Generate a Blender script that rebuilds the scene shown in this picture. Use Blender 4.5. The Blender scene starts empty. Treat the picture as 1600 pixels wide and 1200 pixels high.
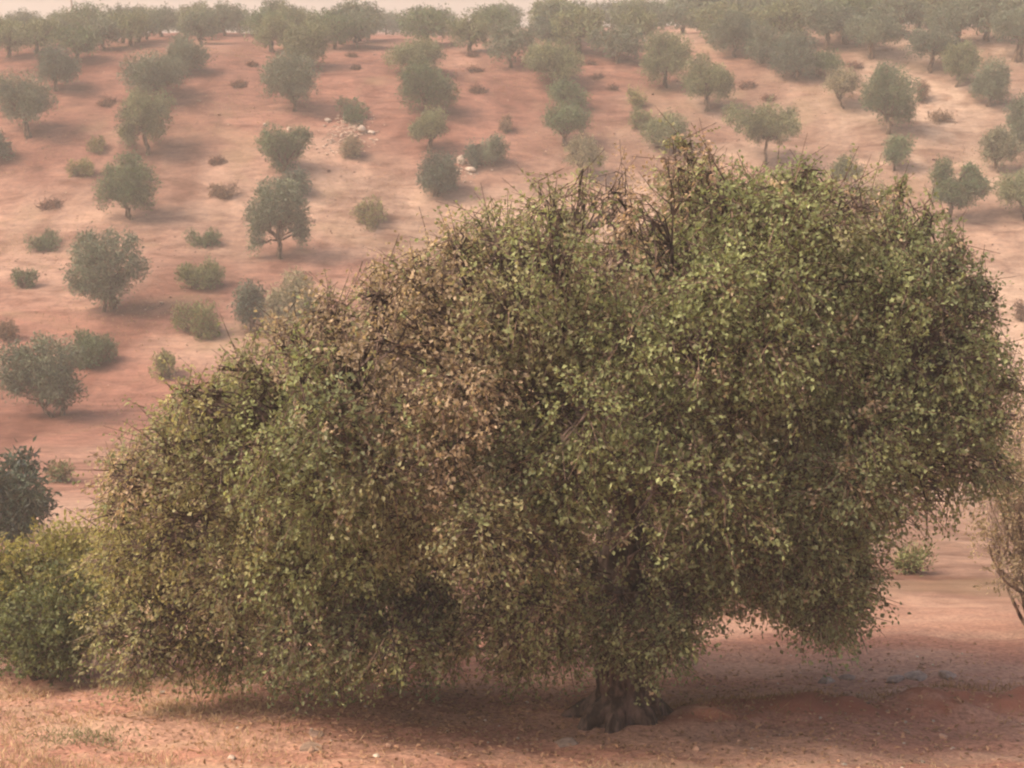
import bpy, math, random
import numpy as np
from mathutils import Vector
R = math.radians
scene = bpy.context.scene
C = scene.collection

# ------------------------------------------------------------------ camera
CZ = 16.0                      # camera height above the datum
PITCH = 13.0                   # degrees below level
F = 2400.0                     # focal length in pixels of a 1600 px wide frame
cd = bpy.data.cameras.new("camera"); cam = bpy.data.objects.new("camera", cd); C.objects.link(cam)
cam.location = (0, 0, CZ); cam.rotation_euler = (R(90 - PITCH), 0, 0)
cd.sensor_width = 36; cd.lens = 36 * F / 1600; cd.clip_start = .1; cd.clip_end = 5000
cd.dof.use_dof = True; cd.dof.focus_distance = 17.0; cd.dof.aperture_fstop = 5.0
scene.camera = cam

# ------------------------------------------------------------------ light
SUN_EL, SUN_AZ = 50.0, -103.0      # azimuth from +Y, clockwise: the sun stands to the left, a little behind the camera
world = bpy.data.worlds.new("World"); scene.world = world; world.use_nodes = True
wn = world.node_tree.nodes; wl = world.node_tree.links
bg = wn["Background"]
sky = wn.new("ShaderNodeTexSky"); sky.sky_type = 'NISHITA'; sky.sun_disc = False
sky.sun_elevation = R(SUN_EL); sky.sun_rotation = R(SUN_AZ)
sky.air_density = 1.0; sky.dust_density = 8.0; sky.ozone_density = .6
tint = wn.new("ShaderNodeMix"); tint.data_type = 'RGBA'; tint.blend_type = 'MULTIPLY'
tint.inputs[0].default_value = 1.0
wl.new(sky.outputs[0], tint.inputs[6]); tint.inputs[7].default_value = (1.0, .935, .85, 1)
wl.new(tint.outputs[2], bg.inputs[0]); bg.inputs[1].default_value = .15
sd = bpy.data.lights.new("sun", 'SUN'); sun = bpy.data.objects.new("sun", sd); C.objects.link(sun)
sd.energy = 1.25; sd.angle = R(13); sd.color = (1.0, .91, .78)
to_sun = Vector((math.sin(R(SUN_AZ)) * math.cos(R(SUN_EL)), math.cos(R(SUN_AZ)) * math.cos(R(SUN_EL)), math.sin(R(SUN_EL))))
sun.rotation_euler = to_sun.to_track_quat('Z', 'Y').to_euler()
scene.view_settings.view_transform = 'Standard'; scene.view_settings.look = 'None'
scene.view_settings.exposure = 1.12; scene.view_settings.gamma = 1.0
scene.cycles.filter_width = 2.2
scene.cycles.max_bounces = 6; scene.cycles.diffuse_bounces = 3; scene.cycles.transmission_bounces = 3
scene.cycles.volume_bounces = 1

# ------------------------------------------------------------------ helpers
def tag(o, label=None, cat=None, group=None, kind=None):
    if label: o['label'] = label
    if cat: o['category'] = cat
    if group: o['group'] = group
    if kind: o['kind'] = kind
    return o

def empty(name, loc):
    o = bpy.data.objects.new(name, None); C.objects.link(o); o.location = loc
    o.empty_display_size = .3
    return o

class MB:
    """collects numpy vertices, faces, colours and material slots"""
    def __init__(s): s.v = []; s.f = []; s.c = []; s.m = []; s.n = 0
    def add(s, v, f, col, mi=0):
        v = np.asarray(v, float).reshape(-1, 3); f = np.asarray(f, int)
        col = np.broadcast_to(np.asarray(col, float), (len(v), 3))
        s.v.append(v); s.f.append(f + s.n); s.c.append(col); s.m.append(np.full(len(f), mi)); s.n += len(v)
    def mesh(s, name, mats, smooth=False):
        me = bpy.data.meshes.new(name)
        v = np.concatenate(s.v)
        quads = [f for f in s.f if f.shape[1] == 4]; tris = [f for f in s.f if f.shape[1] == 3]
        mq = [m for f, m in zip(s.f, s.m) if f.shape[1] == 4]; mt = [m for f, m in zip(s.f, s.m) if f.shape[1] == 3]
        q = np.concatenate(quads) if quads else np.zeros((0, 4), int)
        t = np.concatenate(tris) if tris else np.zeros((0, 3), int)
        mi = np.concatenate(mq + mt)
        loops = np.concatenate([q.ravel(), t.ravel()])
        start = np.concatenate([np.arange(len(q)) * 4, len(q) * 4 + np.arange(len(t)) * 3])
        me.vertices.add(len(v)); me.vertices.foreach_set('co', v.ravel())
        me.loops.add(len(loops)); me.loops.foreach_set('vertex_index', loops.astype(np.int32))
        me.polygons.add(len(start)); me.polygons.foreach_set('loop_start', start.astype(np.int32))
        me.polygons.foreach_set('material_index', mi.astype(np.int32))
        me.polygons.foreach_set('use_smooth', np.full(len(start), smooth))
        me.update(calc_edges=True)
        a = me.color_attributes.new('Col', 'FLOAT_COLOR', 'POINT')
        a.data.foreach_set('color', np.concatenate([np.concatenate(s.c), np.ones((len(v), 1))], 1).ravel())
        for m in mats: me.materials.append(m)
        return me
    def build(s, name, mats, parent=None, smooth=False, loc=None):
        o = bpy.data.objects.new(name, s.mesh(name, mats, smooth)); C.objects.link(o)
        if parent: o.parent = parent
        if loc is not None: o.location = loc
        return o

def unit(a): return a / np.maximum(np.linalg.norm(a, axis=-1, keepdims=True), 1e-9)

def tube(mb, pts, rad, col, sides=7, mi=0, rng=None, rough=0.0):
    pts = np.asarray(pts, float); rad = np.asarray(rad, float); n = len(pts)
    d = unit(np.gradient(pts, axis=0)); ref = np.array([.3, .9, .2])
    a = unit(np.cross(d, ref)); b = np.cross(d, a)
    th = np.linspace(0, 2 * np.pi, sides, endpoint=False)
    rr = np.ones((n, sides))
    if rough and rng is not None: rr = 1 + rough * rng.uniform(-1, 1, (1, sides)) + rough * .6 * rng.uniform(-1, 1, (n, sides))
    v = pts[:, None] + (rad[:, None] * rr)[..., None] * (np.cos(th)[None, :, None] * a[:, None] + np.sin(th)[None, :, None] * b[:, None])
    i = np.arange(n - 1)[:, None] * sides; j = np.arange(sides)[None]; k = (j + 1) % sides
    f = np.stack([i + j, i + k, i + sides + k, i + sides + j], -1).reshape(-1, 4)
    mb.add(v, f, col, mi)

def bend(p0, p1, n, rng, wob=.08, sag=0.0):
    p0 = np.asarray(p0, float); p1 = np.asarray(p1, float)
    t = np.linspace(0, 1, n)[:, None]; L = np.linalg.norm(p1 - p0)
    w = rng.normal(0, wob * L, (n, 3)) * np.sin(np.pi * t)
    k = np.array([0, 0, 1.0]) * sag * L * np.sin(np.pi * t)
    return p0 + (p1 - p0) * t + w + k

def twigs(mb, a, b, r0, r1, col, mi=0):
    """many thin three-sided twigs from a to b at once"""
    a = np.asarray(a); b = np.asarray(b); n = len(a)
    if n == 0: return
    d = unit(b - a); s1 = unit(np.cross(d, np.array([.2, .5, .84]))); s2 = np.cross(d, s1)
    v = []
    for p, r in ((a, r0), (b, r1)):
        for k in range(3):
            th = k * 2.0944
            v.append(p + r * (math.cos(th) * s1 + math.sin(th) * s2))
    v = np.stack(v, 1)
    base = np.arange(n)[:, None] * 6
    f = np.concatenate([base + np.array([[0, 1, 4, 3]]), base + np.array([[1, 2, 5, 4]]), base + np.array([[2, 0, 3, 5]])])
    mb.add(v.reshape(-1, 3), f, col, mi)

def leaves(mb, pos, axis, nrm, L, W, col, mi=0):
    n = len(pos); axis = unit(axis); side = unit(np.cross(axis, nrm)); nn = np.cross(side, axis)
    L = np.broadcast_to(L, n)[:, None]; W = np.broadcast_to(W, n)[:, None]
    mid = pos + axis * L * .45
    v = np.stack([pos, mid + side * W * .5 + nn * W * .18, pos + axis * L - nn * L * .12, mid - side * W * .5 + nn * W * .18], 1)
    f = np.arange(n * 4).reshape(-1, 4)
    c = np.repeat(np.asarray(col), 4, 0) if np.ndim(col) == 2 else col
    mb.add(v.reshape(-1, 3), f, c, mi)

def lobe_clusters(lobes, n, rng, shell=.35):
    """n leaf-cluster centres spread through the lobes (cx,cy,cz,rx,ry,rz,weight)"""
    L = np.array(lobes, float)
    w = (L[:, 3] * L[:, 5]) * L[:, 6]; idx = rng.choice(len(L), n, p=w / w.sum())
    d = unit(rng.normal(0, 1, (n, 3))); u = rng.uniform(0, 1, (n, 1)) ** shell
    bump = 1 + .22 * np.sin(d[:, :1] * 7 + idx[:, None]) * np.sin(d[:, 2:] * 6 + idx[:, None] * 2)
    c = L[idx, :3] + d * u * bump * L[idx, 3:6]
    return c, d, idx, u

# ------------------------------------------------------------------ materials
def nodes(name):
    m = bpy.data.materials.new(name); m.use_nodes = True
    return m, m.node_tree.nodes, m.node_tree.links, m.node_tree.nodes["Principled BSDF"]

def leaf_mat(name, trans=.3, rough=.6, spec=.25):
    m, n, l, p = nodes(name)
    a = n.new("ShaderNodeAttribute"); a.attribute_name = 'Col'
    p.inputs['Roughness'].default_value = rough; p.inputs['Specular IOR Level'].default_value = spec
    l.new(a.outputs['Color'], p.inputs['Base Color'])
    t = n.new("ShaderNodeBsdfTranslucent"); mx = n.new("ShaderNodeMixShader"); mx.inputs[0].default_value = trans
    g = n.new("ShaderNodeMix"); g.data_type = 'RGBA'; g.blend_type = 'MULTIPLY'; g.inputs[0].default_value = 1
    l.new(a.outputs['Color'], g.inputs[6]); g.inputs[7].default_value = (1.25, 1.25, .75, 1)
    l.new(g.outputs[2], t.inputs['Color'])
    l.new(p.outputs[0], mx.inputs[1]); l.new(t.outputs[0], mx.inputs[2])
    l.new(mx.outputs[0], n["Material Output"].inputs[0])
    return m

def bark_mat(name, scale=6.0):
    m, n, l, p = nodes(name)
    a = n.new("ShaderNodeAttribute"); a.attribute_name = 'Col'
    tc = n.new("ShaderNodeTexCoord"); mp = n.new("ShaderNodeMapping"); mp.inputs['Scale'].default_value = (1, 1, .25)
    nz = n.new("ShaderNodeTexNoise"); nz.inputs['Scale'].default_value = scale; nz.inputs['Detail'].default_value = 6
    l.new(tc.outputs['Object'], mp.inputs[0]); l.new(mp.outputs[0], nz.inputs['Vector'])
    cr = n.new("ShaderNodeValToRGB"); cr.color_ramp.elements[0].position = .4; cr.color_ramp.elements[1].position = .62
    cr.color_ramp.elements[0].color = (.35, .32, .3, 1); cr.color_ramp.elements[1].color = (1.7, 1.6, 1.55, 1)
    l.new(nz.outputs['Fac'], cr.inputs[0])
    g = n.new("ShaderNodeMix"); g.data_type = 'RGBA'; g.blend_type = 'MULTIPLY'; g.inputs[0].default_value = 1
    l.new(a.outputs['Color'], g.inputs[6]); l.new(cr.outputs[0], g.inputs[7]); l.new(g.outputs[2], p.inputs['Base Color'])
    b = n.new("ShaderNodeBump"); b.inputs['Strength'].default_value = 1.0; b.inputs['Distance'].default_value = .07
    l.new(nz.outputs['Fac'], b.inputs['Height']); l.new(b.outputs[0], p.inputs['Normal'])
    p.inputs['Roughness'].default_value = .9; p.inputs['Specular IOR Level'].default_value = .15
    return m

M_LEAF = leaf_mat('broad_leaf', .38, .6, .2)
M_OLIVE = leaf_mat('olive_leaf', .12, .62, .3)
M_DRY = leaf_mat('dry_straw', .25, .8, .1)
M_BARK = bark_mat('bark', 11.0)

def soil_mat():
    m, n, l, p = nodes('red_soil')
    geo = n.new("ShaderNodeNewGeometry"); sep = n.new("ShaderNodeSeparateXYZ"); l.new(geo.outputs['Position'], sep.inputs[0])
    def noise(scale, det, vec=(1, 1, 1), dist=0, rough=.55):
        mp = n.new("ShaderNodeMapping"); mp.inputs['Scale'].default_value = vec; l.new(geo.outputs['Position'], mp.inputs[0])
        z = n.new("ShaderNodeTexNoise"); z.inputs['Scale'].default_value = scale; z.inputs['Detail'].default_value = det
        z.inputs['Distortion'].default_value = dist; z.inputs['Roughness'].default_value = rough
        l.new(mp.outputs[0], z.inputs['Vector']); return z.outputs['Fac']
    def ramp(src, stops):
        r = n.new("ShaderNodeValToRGB"); e = r.color_ramp.elements
        e[0].position, e[0].color = stops[0][0], (*stops[0][1], 1)
        e[1].position, e[1].color = stops[-1][0], (*stops[-1][1], 1)
        for q, c in stops[1:-1]:
            x = e.new(q); x.color = (*c, 1)
        l.new(src, r.inputs[0]); return r.outputs[0]
    def mix(a, b, fac, mode='MIX'):
        g = n.new("ShaderNodeMix"); g.data_type = 'RGBA'; g.blend_type = mode
        for s, k in ((fac, 0), (a, 6), (b, 7)):
            if isinstance(s, (int, float)): g.inputs[k].default_value = s
            elif isinstance(s, tuple): g.inputs[k].default_value = (*s, 1)
            else: l.new(s, g.inputs[k])
        return g.outputs[2]
    def math_(op, a, b):
        g = n.new("ShaderNodeMath"); g.operation = op
        for s, k in ((a, 0), (b, 1)):
            if isinstance(s, (int, float)): g.inputs[k].default_value = s
            else: l.new(s, g.inputs[k])
        return g.outputs[0]
    def mapr(v, a, b, c=0, d=1):
        g = n.new("ShaderNodeMapRange"); g.interpolation_type = 'SMOOTHSTEP'; l.new(v, g.inputs[0])
        for k, q in enumerate((a, b, c, d)): g.inputs[k + 1].default_value = q
        return g.outputs[0]
    X, Y = sep.outputs['X'], sep.outputs['Y']
    red, tan = RED, TAN
    # how pale the soil is: paler to the right and low on the slope, redder near the top left
    pale = math_('ADD', mapr(X, -26, 34, 0, .75), mapr(Y, 98, 72, 0, .3))
    big = noise(.06, 3, (1, 1.3, 1)); pale = math_('ADD', pale, mapr(big, .3, .7, -.35, .35))
    base = mix(red, tan, mapr(pale, .1, .95))
    # ploughed and washed streaks running across the slope
    st = noise(.55, 5, (.5, 1.1, 1), 1.8)
    base = mix(base, ramp(st, [(.32, (.62, .54, .5)), (.5, (1, 1, 1)), (.66, (1.2, 1.2, 1.16))]), .9, 'MULTIPLY')
    st2 = noise(1.7, 6, (.6, 1.2, 1), .8, .7)
    base = mix(base, ramp(st2, [(.34, (.68, .62, .6)), (.5, (1, 1, 1)), (.64, (1.2, 1.18, 1.15))]), .8, 'MULTIPLY')
    lane = noise(.28, 4, (1, .13, 1), .5)
    base = mix(base, ramp(lane, [(.36, (.70, .62, .6)), (.5, (1, 1, 1)), (.62, (1.3, 1.33, 1.33))]), .9, 'MULTIPLY')
    fine = noise(4, 8, (1, 1, 1), 0, .78)
    base = mix(base, ramp(fine, [(.3, (.62, .58, .56)), (.5, (1, 1, 1)), (.72, (1.3, 1.28, 1.25))]), .6, 'MULTIPLY')
    # faint dry grass bloom on the slope
    gr = noise(.16, 4, (1, 1, 1), 1.0)
    base = mix(base, (.23, .165, .095), math_('MULTIPLY', mapr(gr, .53, .7), .35))
    # foreground: earth colour lightened to offset the big tree's shade, with straw litter
    near = mapr(Y, 27, 19)
    fg = mix(NEAR1, NEAR2, mapr(noise(.7, 5, (.5, 1.3, 1), .5), .35, .65))
    fg = mix(fg, ramp(noise(14, 7, (1, 1, 1), .3, .75), [(.34, (.42, .37, .35)), (.5, (1, 1, 1)), (.66, (1.55, 1.5, 1.45))]), .75, 'MULTIPLY')
    straw = math_('MULTIPLY', mapr(noise(1.1, 6, (.6, 1.2, 1), .6, .7), .47, .6), math_('MAXIMUM', mapr(X, -2.3, -4.2), mapr(Y, 14.9, 13.9)))
    fg = mix(fg, NEAR3, math_('MULTIPLY', straw, .55))
    # raw red clay showing along the bank at the far edge of the track
    e = math_('SUBTRACT', math_('SUBTRACT', Y, math_('MULTIPLY', X, .17)), 15.5)
    bank = math_('MULTIPLY', math_('MULTIPLY', mapr(e, .75, .25), mapr(e, -.5, -.15)), mapr(X, 1.0, 2.2))
    bank = math_('MULTIPLY', bank, mapr(noise(1.6, 5, (.6, 1.3, 1), .6), .36, .52))
    fg = mix(fg, (.27, .105, .068), math_('MULTIPLY', bank, .85))
    base = mix(base, fg, near)
    l.new(base, p.inputs['Base Color'])
    hsum = math_('ADD', math_('MULTIPLY', noise(3.0, 8, (1, 1, 1), 0, .65), 1.0), math_('MULTIPLY', noise(18, 6, (1, 1, 1), 0, .7), .25))
    b = n.new("ShaderNodeBump"); b.inputs['Strength'].default_value = .8; b.inputs['Distance'].default_value = .12
    l.new(hsum, b.inputs['Height']); l.new(b.outputs[0], p.inputs['Normal'])
    p.inputs['Roughness'].default_value = .95; p.inputs['Specular IOR Level'].default_value = .1
    return m
RED, TAN = (.162, .076, .056), (.262, .18, .135)
NEAR1, NEAR2, NEAR3 = (.31, .155, .112), (.38, .225, .165), (.38, .27, .18)

# ------------------------------------------------------------------ ground
PD = np.array([-60, -20, 0, 5, 10, 14, 15.7, 20, 31, 46, 57, 65, 72.5, 80, 87, 95, 101, 106, 116, 140, 200, 700])
PZ = np.array([-1.4, -1.6, -1.75, -3.7, -5.65, -7.12, -7.5, -8.35, -11.0, -13.6, -14.35, -13.55, -12.0, -9.85, -7.15, -3.95, -1.9, -.95, -.5, -.35, -.3, -.3])
def pchip(x, xs, ys):
    h = np.diff(xs); dl = np.diff(ys) / h; m = np.zeros(len(xs)); m[0], m[-1] = dl[0], dl[-1]
    for i in range(1, len(xs) - 1):
        m[i] = 0 if dl[i - 1] * dl[i] <= 0 else 2 * dl[i - 1] * dl[i] / (dl[i - 1] + dl[i])
    x = np.clip(x, xs[0], xs[-1] - 1e-6); i = np.searchsorted(xs, x, side='right') - 1
    t = (x - xs[i]) / h[i]; t2, t3 = t * t, t ** 3
    return (2 * t3 - 3 * t2 + 1) * ys[i] + (t3 - 2 * t2 + t) * h[i] * m[i] + (-2 * t3 + 3 * t2) * ys[i + 1] + (t3 - t2) * h[i] * m[i + 1]
def sm(x, a, b): t = np.clip((x - a) / (b - a), 0, 1); return t * t * (3 - 2 * t)
def H(x, y):
    x = np.asarray(x, float); y = np.asarray(y, float)
    z = CZ + pchip(y, PD, PZ)
    z = z + .012 * np.clip(x, -60, 60) * sm(y, 85, 110)
    far = sm(y, 35, 60)
    z = z + far * (.28 * np.sin(x * .11 + 1.3 + y * .03) + .18 * np.sin(y * .23 + x * .07) + .07 * np.sin(x * .5 + y * .31) + .05 * np.sin(y * 1.1 - x * .13))
    nr = 1 - sm(y, 20, 34)
    z = z + nr * (.03 * np.sin(x * 1.3 + y * .7) + .018 * np.sin(x * 3.1 - y * 2.3) + .012 * np.sin(x * 5.7 + y * 6.1))
    # earth bank along the far edge of the track, climbing to the right
    e = y - (15.9 + .17 * (x - 1.5))
    z = z + .2 * sm(x, 1.2, 3.2) * np.exp(-(e / .45) ** 2) * (1 + .3 * np.sin(x * 4.1)) * nr
    z = z + .10 * sm(-x, 2.2, 4.5) * np.exp(-((y - 15.6) / .8) ** 2) * nr
    return z
def pix_dir(px, py):
    x = (px - 800) / F; y = (600 - py) / F; s, c = math.sin(R(PITCH)), math.cos(R(PITCH))
    return np.array([x, c + y * s, -s + y * c])       # depth 1 along the optical axis
def at(px, py, depth): return np.array([0, 0, CZ]) + pix_dir(px, py) * depth
def ground_at(px, py):
    """where the line of sight first meets the terrain: (point, depth)"""
    d = pix_dir(px, py); t = np.linspace(12, 420, 16000); p = d[None] * t[:, None]
    below = (CZ + p[:, 2]) < H(p[:, 0], p[:, 1])
    k = int(np.argmax(below)) if below.any() else 4200
    q = p[k]; return np.array([q[0], q[1], float(H(q[0], q[1]))]), t[k]

def build_ground():
    ys = np.concatenate([np.arange(-60, 11, 2.5), np.arange(11, 24, .07), np.arange(24, 60, .5), np.arange(60, 125, .35), np.arange(125, 200, 3), np.arange(200, 701, 25)])
    xs = np.concatenate([-np.arange(60, 331, 18)[::-1], np.arange(-60, -8, .8), np.arange(-8, 8, .09), np.arange(8, 60, .8), np.arange(60, 331, 18)])
    g = np.random.default_rng(4)
    Xg, Yg = np.meshgrid(xs, ys); Z = H(Xg, Yg)
    near = (1 - sm(Yg, 20, 24)) * sm(Yg, 10, 12) * (np.abs(Xg) < 8)
    rough = g.normal(0, 1, Xg.shape)
    k = np.array([1, 2, 1]) / 4
    for _ in range(2):
        rough = np.apply_along_axis(lambda r: np.convolve(r, k, 'same'), 0, rough); rough = np.apply_along_axis(lambda r: np.convolve(r, k, 'same'), 1, rough)
    Z = Z + near * rough * (.035 + .07 * sm(Xg, 1, 2.5) * np.exp(-((Yg - 15.75 - .17 * (Xg - 1.5)) / .5) ** 2))
    ny, nx = Xg.shape
    i = np.arange(ny - 1)[:, None] * nx; j = np.arange(nx - 1)[None]
    f = np.stack([i + j, i + j + 1, i + nx + j + 1, i + nx + j], -1).reshape(-1, 4)
    mb = MB(); mb.add(np.stack([Xg, Yg, Z], -1).reshape(-1, 3), f, (.4, .2, .12))
    tag(mb.build('ground', [soil_mat()], smooth=True), kind='structure')
build_ground()

# ------------------------------------------------------------------ haze
HAZE = .0018
def build_haze():
    mb = MB()
    x0, x1, y0, y1, z0, z1 = -340, 340, -70, 710, -1.5, 27
    v = [(x, y, z) for z in (z0, z1) for y in (y0, y1) for x in (x0, x1)]
    mb.add(v, [(0, 2, 3, 1), (4, 5, 7, 6), (0, 1, 5, 4), (2, 6, 7, 3), (0, 4, 6, 2), (1, 3, 7, 5)], (1, 1, 1))
    m = bpy.data.materials.new('dusty_air'); m.use_nodes = True; n = m.node_tree.nodes; l = m.node_tree.links
    n.remove(n["Principled BSDF"]); pv = n.new("ShaderNodeVolumePrincipled")
    pv.inputs['Color'].default_value = (.93, .87, .81, 1); pv.inputs['Density'].default_value = HAZE; pv.inputs['Anisotropy'].default_value = .15
    l.new(pv.outputs[0], n["Material Output"].inputs['Volume'])
    tag(mb.build('haze', [m]), kind='stuff')
build_haze()

# ------------------------------------------------------------------ the olive trees
GREY = np.array([.108, .125, .078]); GREEN = np.array([.085, .113, .05]); OLV = np.array([.135, .145, .068]); TANL = np.array([.21, .18, .105])
DARK = np.array([.072, .09, .06]); YEL = np.array([.19, .19, .065])
BARKC = np.array([.12, .085, .06])

def olive_parts(lobes, tbase, n, col, rng, leaf=(.15, .055), sparse=False, stems=1, trunk_r=.14, fork=.35):
    """crown mesh and trunk mesh in local metres, base at the origin"""
    Lb = np.array(lobes, float)
    cr = MB(); tk = MB()
    nc = max(20, n // 9); c, d, idx, u = lobe_clusters(lobes, nc, rng, .42)
    keep = c[:, 2] > .12; c, d, idx = c[keep], d[keep], idx[keep]
    tone = rng.normal(1, .13, (len(Lb), 1))
    k = 9; pos = np.repeat(c, k, 0) + rng.normal(0, 1, (len(c) * k, 3)) * np.array([.11, .11, .13])
    ax = unit(np.repeat(d, k, 0) * .6 + rng.normal(0, .6, pos.shape) + np.array([0, 0, -.15])); nr = unit(rng.normal(0, 1, pos.shape) + np.array([0, 0, .5]))
    ct = np.repeat(tone[idx] * rng.normal(1, .16, (len(c), 1)), k, 0) * rng.uniform(.75, 1.3, (len(pos), 1))
    cc = np.clip(np.asarray(col)[None] * ct + rng.normal(0, .006, pos.shape), .01, .6)
    ln = leaf[0] * rng.uniform(.7, 1.3, len(pos))
    leaves(cr, pos, ax, nr, ln, leaf[1] * rng.uniform(.8, 1.3, len(pos)), cc)
    cen = Lb[:, :3].mean(0)
    zf = fork * Lb[:, 2].mean()
    for s in range(stems):
        off = np.array([rng.normal(0, .08), rng.normal(0, .08), 0]) * (stems > 1)
        tip = np.array([cen[0] * .35, cen[1] * .35, zf]) + rng.normal(0, .12, 3) * (1 if stems == 1 else 2.2)
        tip[2] = max(tip[2], .25)
        r = trunk_r * (1 if stems == 1 else .7)
        pts = bend(off + np.array([0, 0, -.25]), tip, 6, rng, .05)
        tube(tk, pts, np.linspace(r * 1.35, r * .8, 6), BARKC, 7, 0, rng, .12)
        mine = [i for i in range(len(Lb)) if i % stems == s]
        for i in mine:
            e = Lb[i, :3] + np.array([0, 0, .1]); q = bend(tip, e, 6, rng, .07)
            tube(tk, q, np.linspace(r * .55, r * .12, 6), BARKC, 5)
            cs = c[idx == i][:14]
            if len(cs): twigs(tk, np.repeat(q[3:4], len(cs), 0) + rng.normal(0, .03, cs.shape), cs, .016, .006, BARKC)
    return cr, tk

def auto_lobes(cx, cz, w, h, rng, style='round', dep=None):
    """lobes filling an ellipsoid of width w and height h, centred at (cx, 0, cz)"""
    out = []; dep = dep or w * .95
    n = {'round': 9, 'wide': 10, 'twin': 9, 'low': 9, 'small': 6, 'ragged': 11}[style]
    out.append((cx, 0, cz, w * .32, dep * .32, h * .34, 1.0))
    for i in range(n):
        a = 2 * math.pi * i / n + rng.uniform(-.4, .4); zz = rng.uniform(-.55, .75) if style != 'wide' else rng.uniform(-.4, .6)
        rr = math.sqrt(max(.1, 1 - zz * zz)) * .62
        if style == 'twin' and zz > .2 and abs(math.cos(a)) < .5: zz -= .5
        s = rng.uniform(.17, .27) if style != 'ragged' else rng.uniform(.11, .22)
        out.append((cx + math.cos(a) * rr * w * .5, math.sin(a) * rr * dep * .5, cz + zz * h * .34, w * s, dep * s, h * s * 1.1, 1.0))
    out.append((cx + rng.uniform(-.1, .1) * w, 0, cz + h * .25, w * .22, dep * .22, h * .24, 1.0))
    return out

OG = "olive trees standing in rows on the red hillside"
def olive(bx, by, x0, x1, y0, y1, col, label, style='round', stems=1, seed=None, dens=1.0, name='olive_tree', cat='olive tree', group=OG, tr=.13, lobes=None, fork=.4):
    P, D = ground_at(bx, by); s = D / F
    rng = np.random.default_rng(seed if seed is not None else int(bx * 7 + by * 13))
    x0 -= 4; x1 += 4; y0 -= 2; y1 += 6
    w, h = (x1 - x0) * s, (y1 - y0) * s * 1.02
    cx = ((x0 + x1) / 2 - bx) * s; cz = (by - (y0 + y1) / 2) * s * 1.02
    if lobes:
        lb = [((q[0] - bx) * s, (q[3] if len(q) > 3 else rng.uniform(-.25, .25) * w), (by - q[1]) * s * 1.02, q[2] * s * 1.12, q[2] * s * 1.12, q[2] * s * 1.12 * (q[4] if len(q) > 4 else 1), 1.0) for q in lobes]
    else: lb = auto_lobes(cx, cz, w, h, rng, style)
    n = int(900 * w * h * dens)
    cr, tk = olive_parts(lb, None, min(max(n, 1000), 11000), col, rng, stems=stems, trunk_r=tr, fork=fork)
    r = empty(name, P); tag(r, label, cat, group)
    cr.build('crown', [M_OLIVE], r); tk.build('trunk', [M_BARK], r, True)
    return r

olive(44, 214, -4, 84, 116, 198, GREY, "greyish spreading olive tree with thick short trunk, at left edge below the dark round olive", 'wide', tr=.2)
olive(-4, 252, -34, 17, 203, 246, GREY, "small olive tree cut off by the left edge, beside the thick-trunked olive")
olive(88, 142, 58, 123, 69, 131, DARK, "dark round olive tree at the upper left, behind the thick-trunked spreading olive")
olive(245, 156, 193, 293, 84, 150, GREY, "wide two-lobed grey olive tree directly behind the thin-trunked light green olive", 'wide')
olive(232, 241, 184, 270, 146, 216, OLV, "light green olive tree with a thin dark leaning trunk, upper left", 'ragged', tr=.12, lobes=[(228, 172, 26), (250, 185, 22), (210, 190, 20), (202, 208, 14), (196, 218, 10), (238, 202, 18), (222, 160, 16), (255, 165, 15)], fork=.62)
olive(206, 342, 155, 246, 244, 328, GREEN, "dense green round olive tree with one drooping branch on its left side", lobes=[(200, 280, 32), (222, 285, 26), (178, 278, 18), (188, 300, 18), (226, 305, 16), (163, 312, 9, 0, 1.7), (205, 258, 16), (168, 292, 12), (232, 320, 7), (210, 300, 20)], fork=.55)
olive(462, 174, 410, 498, 88, 165, GREY, "full round olive tree with a short dark trunk, second row above the rubble patch", tr=.12)
olive(436, 268, 410, 487, 198, 262, GREEN, "flat-topped bushy olive tree standing below and left of the pale rubble patch", lobes=[(428, 218, 17), (452, 222, 16), (472, 216, 13), (440, 240, 19), (424, 236, 12), (482, 212, 7), (440, 256, 12), (462, 236, 12)], fork=.25)
olive(459, 306, 435, 483, 266, 304, DARK, "small dark olive tree peeking out just behind the forked dark-trunked olive")
olive(440, 404, 390, 485, 288, 395, GREY, "olive tree with forked dark trunk and drooping left side, left of the big crown", lobes=[(440, 315, 28), (462, 325, 22), (415, 330, 22), (405, 355, 15, 0, 1.5), (400, 380, 9, 0, 1.5), (470, 350, 15), (474, 365, 10, 0, 1.5), (435, 345, 20), (418, 300, 14), (455, 300, 16)], fork=.4, tr=.13)
olive(167, 486, 106, 234, 364, 468, GREY, "large multi-stemmed olive tree with a V-shaped crown in the left middle", stems=3, lobes=[(165, 395, 34), (135, 405, 26), (205, 400, 26), (125, 430, 17, 0, 1.3), (118, 450, 9, 0, 1.3), (165, 425, 30), (190, 440, 20), (145, 445, 18), (215, 420, 17), (170, 455, 18), (150, 378, 14), (205, 380, 11), (182, 375, 12)], fork=.3)
olive(89, 652, 0, 133, 526, 628, GREY, "two-lobed olive tree with drooping skirts, above the half-hidden olive at lower left", stems=2, lobes=[(30, 575, 28, 0, 1.25), (25, 598, 16, 0, 1.2), (85, 560, 36), (75, 595, 28), (100, 590, 24), (122, 607, 10, 0, 1.5), (60, 560, 20), (90, 620, 18), (60, 612, 16), (105, 560, 22)], fork=.3, dens=1.2)
olive(22, 864, -40, 86, 712, 850, DARK, "dark dense olive tree half cut by left edge, above the yellow-green bush", 'round', dens=1.5, stems=2, lobes=[(20, 750, 42, 0), (50, 760, 32), (-20, 760, 40), (45, 800, 28), (10, 800, 36, 0), (62, 785, 20), (30, 825, 22), (0, 835, 25), (35, 730, 18)])
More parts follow.
